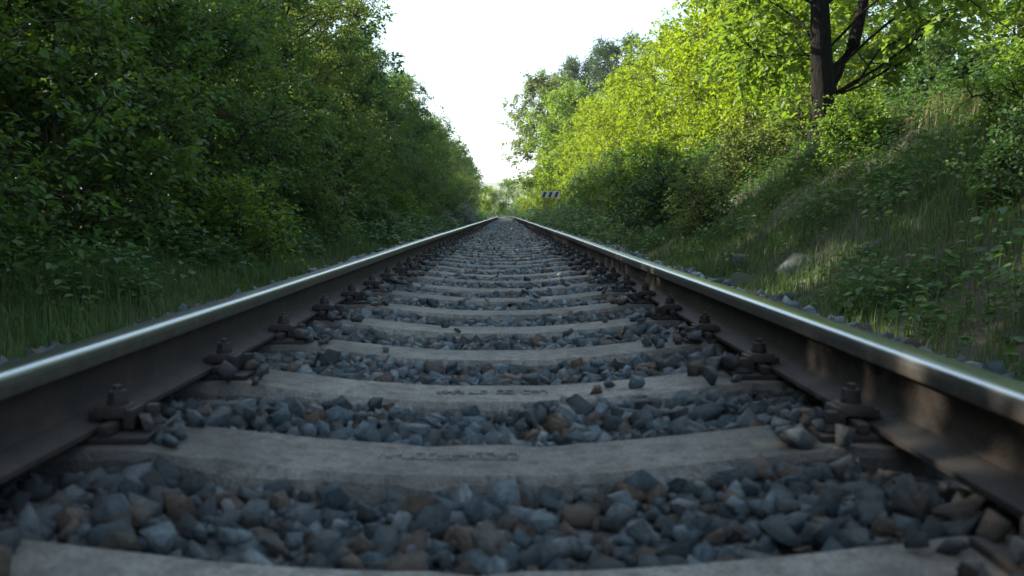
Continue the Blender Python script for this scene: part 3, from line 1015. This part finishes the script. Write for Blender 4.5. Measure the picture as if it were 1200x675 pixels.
# forked tree on the bank
FX, FY = 4.20, 11.5
ftp = [(0, 0, -0.2), (-0.01, 0, 0.35), (0.0, 0, 0.75), (-0.06, 0.02, 1.3), (-0.10, 0.0, 1.9), (-0.12, 0.1, 2.8), (-0.2, 0.1, 4.0), (-0.1, 0.2, 5.4), (0.05, 0.1, 7.2)]
fork = ([(-0.03, 0, 0.85), (0.14, 0.0, 1.12), (0.36, 0.02, 1.45), (0.50, 0.05, 2.1), (0.78, 0.1, 3.0), (1.3, 0.2, 4.2)], 0.12)
def prof_forked(h): return math.sqrt(max(0.3, 1 - ((h - 0.5) / 0.52) ** 2))
FT = make_tree(500, 8.0, 3.5, prof_forked, 46, 8, 7, 13, 0.115, (M_BARK_SHADED, M_LEAF_GREEN), '6', 0.215, trunk_path=ftp, fork=fork, z_lo=0.17, droop=0.4, limb_r=0.09, jit=(0.6, 1.0), avoid=math.atan2(-11.5, -4.2))
t = put('forked_tree', FT, FX, FY, 'tree with dark forked trunk standing on the crest of the bank', 'tree', rz=0.0)

# far trees at the bend
FAR_T = [make_tree(520 + i, 12.0, 3.6, prof_tree, 40, 7, 6, 16, 0.24, (M_BARK, M_LEAF_OLIVE if i == 0 else M_LEAF_GREEN), '4', 0.18, twig_len=(0.5, 0.9), z_lo=0.2, spread=0.08) for i in range(2)]
FAR_B = make_tree(530, 7.0, 2.8, prof_bush, 26, 7, 6, 12, 0.20, (M_BARK, M_LEAF_GREEN), '4', 0.1, twig_len=(0.4, 0.8), spread=0.08)
FAR_L = make_tree(531, 6.0, 2.6, prof_bush, 26, 7, 6, 12, 0.20, (M_BARK, M_LEAF_LIME), '4', 0.1, twig_len=(0.4, 0.8), spread=0.08)
FAR_D = make_tree(532, 5.0, 2.2, prof_bush, 24, 7, 6, 12, 0.20, (M_BARK, M_LEAF_DARK), '4', 0.1, twig_len=(0.4, 0.8), spread=0.08)  # dark leaf colour stands in for shade, as sun reaches this bush
PINE = [make_tree(540 + i, 13.5, 3.2, prof_pine, 26, 8, 7, 18, 0.26, (M_BARK_PINE, M_NEEDLE), '4', 0.18, aspect=0.55, twig_len=(0.4, 0.8), z_lo=0.38, droop=-0.05, spread=0.12) for i in range(2)]
put('leafy_tree', FAR_T[0], 3.7, 74, 'tall olive-green tree at the far bend, its branches reaching over the track', 'tree', s=0.92)
put('leafy_tree', FAR_B, 4.6, 60, 'bright green rounded tree beneath the pines at the far end', 'tree', s=1.12)
put('pine_tree', PINE[0], 6.4, 78, 'left one of the two dark pines rising above the far trees', 'pine', 'pines above the far trees', 0.92)
put('pine_tree', PINE[1], 8.9, 72, 'right one of the two dark pines, the highest of the far trees', 'pine', 'pines above the far trees', 0.94)
put('bush', FAR_L, 3.6, 66, 'yellow-green bush at the foot of the olive far tree', 'bush', s=0.7)
put('bush', FAR_L, 5.0, 56, 'yellow-green bush rising behind the striped board', 'bush', s=0.72)
for i, (x, y, s, me, lab) in enumerate([
        (-0.6, 137, 0.52, FAR_D, 'dark green bush in the centre where the track disappears'),
        (-3.2, 141, 0.50, FAR_L, 'bright bush left of the dark bush where the track disappears'),
        (2.4, 139, 0.55, FAR_L, 'bright bush right of the dark bush where the track disappears'),
        (2.6, 104, 0.40, FAR_L, 'small bright bush beside the right rail near the bend'),
        (4.9, 112, 0.70, FAR_L, 'bright bush right of the vanishing track'),
        (4.8, 90, 0.62, FAR_B, 'green bush under the branches of the olive far tree'),
        (6.5, 124, 1.0, FAR_L, 'sunlit tree filling in behind the bright bush at right'),
        (-3.0, 158, 0.92, FAR_L, 'sunlit tree farthest left in the gap at the end of the track'),
        (0.6, 164, 1.02, FAR_B, 'middle sunlit tree in the gap at the end of the track'),
        (4.8, 156, 1.15, FAR_L, 'right sunlit tree in the gap at the end of the track'),
        (-8.0, 175, 1.1, FAR_B, 'far green tree behind the end of the left row'),
        (10.0, 145, 1.4, FAR_B, 'far green tree behind the trunk of the olive tree')]):
    put('bush' if s < 0.8 else 'leafy_tree', me, x, y, lab, 'bush' if s < 0.8 else 'tree', 'greenery at the end of the track', s, z=-0.5)

# low shrubs on the bank and the pale shrub by the left rail
SHRUB = [make_tree(560 + i, 0.95, 0.68, prof_bush, 18, 6, 4, 9, 0.07, (M_BARK, (M_WEED, M_LEAF_GREEN, M_LEAF_OLIVE)[i]), '6', 0.02, twig_len=(0.12, 0.28), sub_len=(0.3, 0.5), spread=0.02) for i in range(3)]
SH_POS = [(2.7, 15.0, 1.0), (3.1, 18.0, 1.15), (2.9, 21.5, 1.1), (3.5, 25.0, 1.2), (3.3, 29.0, 1.1), (3.7, 33.5, 1.3), (3.7, 39.0, 1.25), (4.0, 44.5, 1.3),
          (3.7, 13.2, 0.8), (4.7, 9.2, 0.7), (3.6, 8.9, 0.55), (4.9, 14.6, 1.0), (3.3, 5.4, 0.5), (4.0, 6.6, 0.6), (2.7, 11.6, 0.7)]
SH_LAB = ['%s low dark shrub from the rocks along the foot of the bank' % cnt[k] for k in range(8)] + \
         ['small shrub below and left of the forked trunk', 'low shrub right of the forked trunk on the bank crest',
          'small shrub on the bank face right of the rocks', 'low shrub behind and left of the forked trunk', 'small shrub on the bank face at the right picture edge',
          'low shrub on the upper bank towards the right picture edge', 'shrub at the bank foot just behind the rocks']
for i, (u, y, s) in enumerate(SH_POS):
    put('shrub', SHRUB[i % 3], float(cx(y)) + u, y, SH_LAB[i], 'shrub', 'low shrubs on the right bank', s)
LSH = [(-2.9, 9.5, 0.8), (-3.0, 14.0, 0.9), (-2.8, 19.0, 0.8), (-2.9, 25.0, 0.95), (-2.8, 32.0, 1.0), (-2.9, 40.0, 1.1)]
for i, (u, y, s) in enumerate(LSH):
    put('shrub', SHRUB[(i + 1) % 3], u, y, '%s low shrub from the left picture edge at the foot of the left trees' % cnt[i], 'shrub', 'low shrubs under the left trees', s)
PALE = make_tree(580, 1.0, 0.8, prof_bush, 20, 6, 5, 9, 0.09, (M_BARK, M_PALE), '4', 0.02, twig_len=(0.12, 0.28), sub_len=(0.3, 0.5))
put('pale_shrub', PALE, -2.05, 41.0, 'pale grey-green shrub beside the far left rail', 'shrub', s=0.85)
put('pale_shrub', PALE, -2.25, 33.0, 'smaller pale grey-green shrub nearer the camera beside the left rail', 'shrub', s=0.55)

# ------------------------------------------------------------------ rocks on the bank
def rock_mesh(seed):
    rr = np.random.default_rng(seed)
    bm = bmesh.new()
    bmesh.ops.create_icosphere(bm, subdivisions=3, radius=0.5)
    off = rr.uniform(0, 50, 3)
    planes = [(norm(rr.normal(size=3)), rr.uniform(0.26, 0.42)) for _ in range(12)]
    for v in bm.verts:
        p = np.array(v.co[:])
        for n_, d_ in planes:
            dd = p @ n_ - d_
            if dd > 0: p = p - n_ * dd * 0.85
        p = p * (1 + 0.06 * float(vnoise(p[0] * 7 + off[0], p[1] * 7 + p[2] * 5 + off[1], 4)))
        v.co = Vector((p * np.array([1.25, 1.0, 0.8])).tolist())
    return bm_mesh('rock', bm, M_ROCK, 30)
ROCKS = [(2.12, 6.3, 0.30, 'pale rock lying lowest of the rocks beside the right rail'),
         (2.50, 7.2, 0.50, 'largest grey rock in the rock outcrop on the bank foot'),
         (2.12, 7.6, 0.32, 'grey rock left of the largest rock on the bank foot'),
         (2.75, 6.4, 0.26, 'small grey rock higher up the bank, right of the outcrop'),
         (2.40, 8.3, 0.36, 'grey rock behind the largest rock on the bank foot')]
for i, (x, y, s, lab) in enumerate(ROCKS):
    o = link('rock', rock_mesh(610 + i), None, (x, y, float(gz(x, y)) - 0.10 * s))
    o.scale = (s, s, s); o.rotation_euler = (0, 0, i * 1.3)
    tag(o, lab, 'rock', 'rocks at the foot of the right bank')

# ------------------------------------------------------------------ striped board
SX, SY, SZ = 2.50, 48.0, 1.31
gzs = float(gz(SX, SY))
t = thing('striped_board', (SX, SY, gzs), 'low white board with black slanted stripes beside the far right rail', 'sign')
bm = bmesh.new(); box_bm(bm, 0, 0, SZ - gzs, 1.02, 0.03, 0.36, 0.006)
link('board', bm_mesh('board', bm, M_BOARD), t)
for k in range(3):
    bm = bmesh.new()
    x0 = -0.36 + k * 0.335; w = 0.155; sh = 0.06; hh = 0.155
    vs = [(x0 - w / 2 - sh, -hh), (x0 + w / 2 - sh, -hh), (x0 + w / 2 + sh, hh), (x0 - w / 2 + sh, hh)]
    f = [bm.verts.new((a, -0.020, SZ - gzs + b)) for a, b in vs] + [bm.verts.new((a, -0.012, SZ - gzs + b)) for a, b in vs]
    for q in ((0, 1, 2, 3), (7, 6, 5, 4), (0, 4, 5, 1), (1, 5, 6, 2), (2, 6, 7, 3), (3, 7, 4, 0)):
        bm.faces.new([f[j] for j in q])
    link('stripe', bm_mesh('stripe', bm, M_BLACK), t)
for s in (-1, 1):
    bm = bmesh.new()
    cyl_bm(bm, s * 0.36, 0.045, -0.25, SZ - gzs + 0.15, 0.028, 12)
    link('post', bm_mesh('post', bm, M_POST, 40), t)

# ------------------------------------------------------------------ grass and ground cover
BL = np.array([(-0.5, 0, 0), (0.5, 0, 0), (-0.38, 0.5, 0), (0.38, 0.5, 0), (0, 1, 0)])
def blades(P, H, W, r, bend=0.45):
    n = len(P)
    az = r.uniform(0, 2 * math.pi, n)
    side = np.stack([np.cos(az), np.sin(az), np.zeros(n)], -1)
    out = np.stack([-np.sin(az), np.cos(az), np.zeros(n)], -1)
    b = r.uniform(0.1, 1.0, n) ** 1.3 * bend * 2
    def pt(t, w):
        return P + out * (b * H * t * t)[:, None] * 0.8 + np.array([0, 0, 1.0]) * (H * (t - 0.35 * b * t * t))[:, None] + side * (w * W)[:, None]
    V = np.stack([pt(0, -0.5), pt(0, 0.5), pt(0.55, -0.4), pt(0.55, 0.4), pt(1.0, 0.0)], 1)
    F = np.array([(0, 1, 3), (0, 3, 2), (2, 3, 4)])
    Ff = F[None] + (np.arange(n) * 5)[:, None, None]
    return V.reshape(-1, 3), Ff.reshape(-1, 3)

def scatter(u0, u1, y0, y1, n, r, gamma=1.0, clump=None):
    u = r.uniform(u0, u1, n); y = y0 + (y1 - y0) * r.random(n) ** gamma
    if clump is not None:
        k = vnoise(u * clump[0], y * clump[0], clump[1]) + r.uniform(-0.6, 0.6, n) > clump[2]
        u, y = u[k], y[k]
    x = u + cx(y)
    return np.stack([x, y, gz(x, y) - 0.01], -1), u

def grass_obj(name, sets, mat, label):
    Vs, Fs, off = [], [], 0
    for V, F in sets:
        Vs.append(V); Fs.append(F + off); off += len(V)
    o = link(name, np_mesh(name, np.concatenate(Vs), np.concatenate(Fs), mat))
    return tag(o, label, 'grass', kind='stuff')

r = np.random.default_rng(77)
sets = []
for (y0, y1, n, hs, ws) in ((1.5, 9, 34000, 0.20, 0.0065), (9, 22, 24000, 0.22, 0.009), (22, 75, 26000, 0.26, 0.018)):
    P, u = scatter(-3.9, -1.62, y0, y1, n, r, 1.0, (1.6, 9, -0.45))
    a = np.abs(P[:, 0] - cx(P[:, 1]))
    h = hs * r.uniform(0.45, 1.35, len(P)) * (0.45 + 0.75 * sstep(1.6, 2.6, a)) * (0.8 + 0.45 * vnoise(P[:, 0] * 2, P[:, 1] * 2, 14))
    sets.append(blades(P, h, ws * r.uniform(0.7, 1.3, len(P)), r))
grass_obj('grass', sets, M_GRASS, 'dark green grass between the left rail and the trees')
sets = []; sets2 = []
for (y0, y1, n, hs, ws) in ((1.8, 10, 56000, 0.20, 0.0065), (10, 24, 32000, 0.24, 0.009), (24, 75, 26000, 0.28, 0.018)):
    P, u = scatter(1.66, 5.2, y0, y1, n, r, 1.0, (1.3, 19, -0.42))
    h = hs * r.uniform(0.45, 1.35, len(P)) * (0.5 + 0.6 * sstep(1.6, 2.6, u)) * (0.8 + 0.45 * vnoise(P[:, 0] * 2, P[:, 1] * 2, 15))
    sets.append(blades(P, h, ws * r.uniform(0.7, 1.3, len(P)), r))
    P, u = scatter(3.9, 10.5, max(y0, 4), y1, min(n, 24000), r, 1.0, (0.8, 29, -0.5))
    sets2.append(blades(P, hs * 1.25 * r.uniform(0.5, 1.4, len(P)), ws * r.uniform(0.7, 1.3, len(P)), r, 0.55))
grass_obj('grass', sets, M_GRASS, 'green grass on the face of the right bank')
grass_obj('dry_grass', sets2, M_GRASS_DRY, 'long olive-brown dry grass along the crest of the right bank')

def weeds(u0, u1, y0, y1, n_plant, n_leaf, hgt, size, r, clump):
    far_ = y0 > 12
    P, u = scatter(u0, u1, y0, y1, n_plant, r, 1.0, clump)
    near_rock = np.min(np.hypot(P[:, None, 0] - np.array([q[0] for q in ROCKS]), P[:, None, 1] - np.array([q[1] - 0.25 for q in ROCKS])) / np.array([0.22 + 0.5 * q[2] for q in ROCKS]), axis=1)
    P = P[near_rock > 1]
    n = len(P)
    hh = hgt * r.uniform(0.4, 1.2, n)
    t = r.uniform(0.15, 1.0, (n, n_leaf))
    az = r.uniform(0, 2 * math.pi, (n, n_leaf))
    lean = r.normal(0, 0.18, (n, 1, 2))
    rr = 0.03 + 0.06 * r.random((n, n_leaf))
    pos = np.stack([P[:, None, 0] + lean[..., 0] * hh[:, None] * t + np.cos(az) * rr, P[:, None, 1] + lean[..., 1] * hh[:, None] * t + np.sin(az) * rr,
                    P[:, None, 2] + hh[:, None] * t], -1).reshape(-1, 3)
    D = np.stack([np.cos(az), np.sin(az), r.uniform(-0.5, 0.35, az.shape)], -1).reshape(-1, 3)
    U = norm(np.array([0, 0, 1.0]) + r.normal(size=D.shape) * 0.4)
    S = (size * r.uniform(0.5, 1.2, len(D)))
    V, F = leaves(pos, D, U, S, LEAF4 if far_ else LEAF6, LEAF4_F if far_ else LEAF6_F, 0.9)
    if not far_: F = np.concatenate([F[:, [0, 1, 2]], F[:, [0, 2, 3]]])
    return V, F
def weed_obj(sets, label):
    Vs, Fs, off = [], [], 0
    for V, F in sets:
        Vs.append(V); Fs.append(F + off); off += len(V)
    o = link('ground_cover', np_mesh('ground_cover', np.concatenate(Vs), np.concatenate(Fs), M_WEED))
    return tag(o, label, 'weeds', kind='stuff')
weed_obj([weeds(-4.6, -2.5, 2.5, 16, 2600, 16, 0.40, 0.075, r, (1.1, 31, 0.0)),
          weeds(-4.6, -1.9, 16, 60, 2600, 14, 0.5, 0.14, r, (0.8, 32, -0.2))], 'leafy weeds growing under the left trees')
weed_obj([weeds(2.0, 5.0, 2.5, 16, 2800, 16, 0.32, 0.062, r, (1.0, 41, 0.14)),
          weeds(2.3, 5.0, 3.0, 12, 520, 26, 0.58, 0.07, r, (0.7, 47, 0.2)),
          weeds(1.9, 5.0, 16, 62, 3000, 14, 0.5, 0.14, r, (0.7, 42, -0.2)),
          weeds(4.6, 9.0, 6, 30, 1600, 14, 0.5, 0.11, r, (0.5, 43, 0.0)),
          weeds(-4, 4, 132.5, 146, 900, 12, 0.9, 0.26, r, (0.3, 48, -0.8)), weeds(-12, -1.9, 60, 150, 2600, 12, 0.8, 0.26, r, (0.3, 44, -0.6)), weeds(1.9, 12, 60, 150, 2600, 12, 0.8, 0.26, r, (0.3, 45, -0.6))], 'leafy weeds growing on the right bank')

# ------------------------------------------------------------------ air
bm = bmesh.new()
box_bm(bm, 0, 1550, 44, 6400, 4400, 94)
me = bpy.data.meshes.new('haze'); bm.to_mesh(me); bm.free()
m, nt, out = new_mat('haze_air')
pv = nt.nodes.new('ShaderNodeVolumePrincipled')
pv.inputs['Color'].default_value = (0.86, 0.92, 1.0, 1)
pv.inputs['Density'].default_value = 0.0003
pv.inputs['Anisotropy'].default_value = 0.3
nt.links.new(pv.outputs[0], out.inputs['Volume'])
me.materials.append(m)
tag(link('haze', me), 'thin summer haze over the valley', 'haze', kind='stuff')
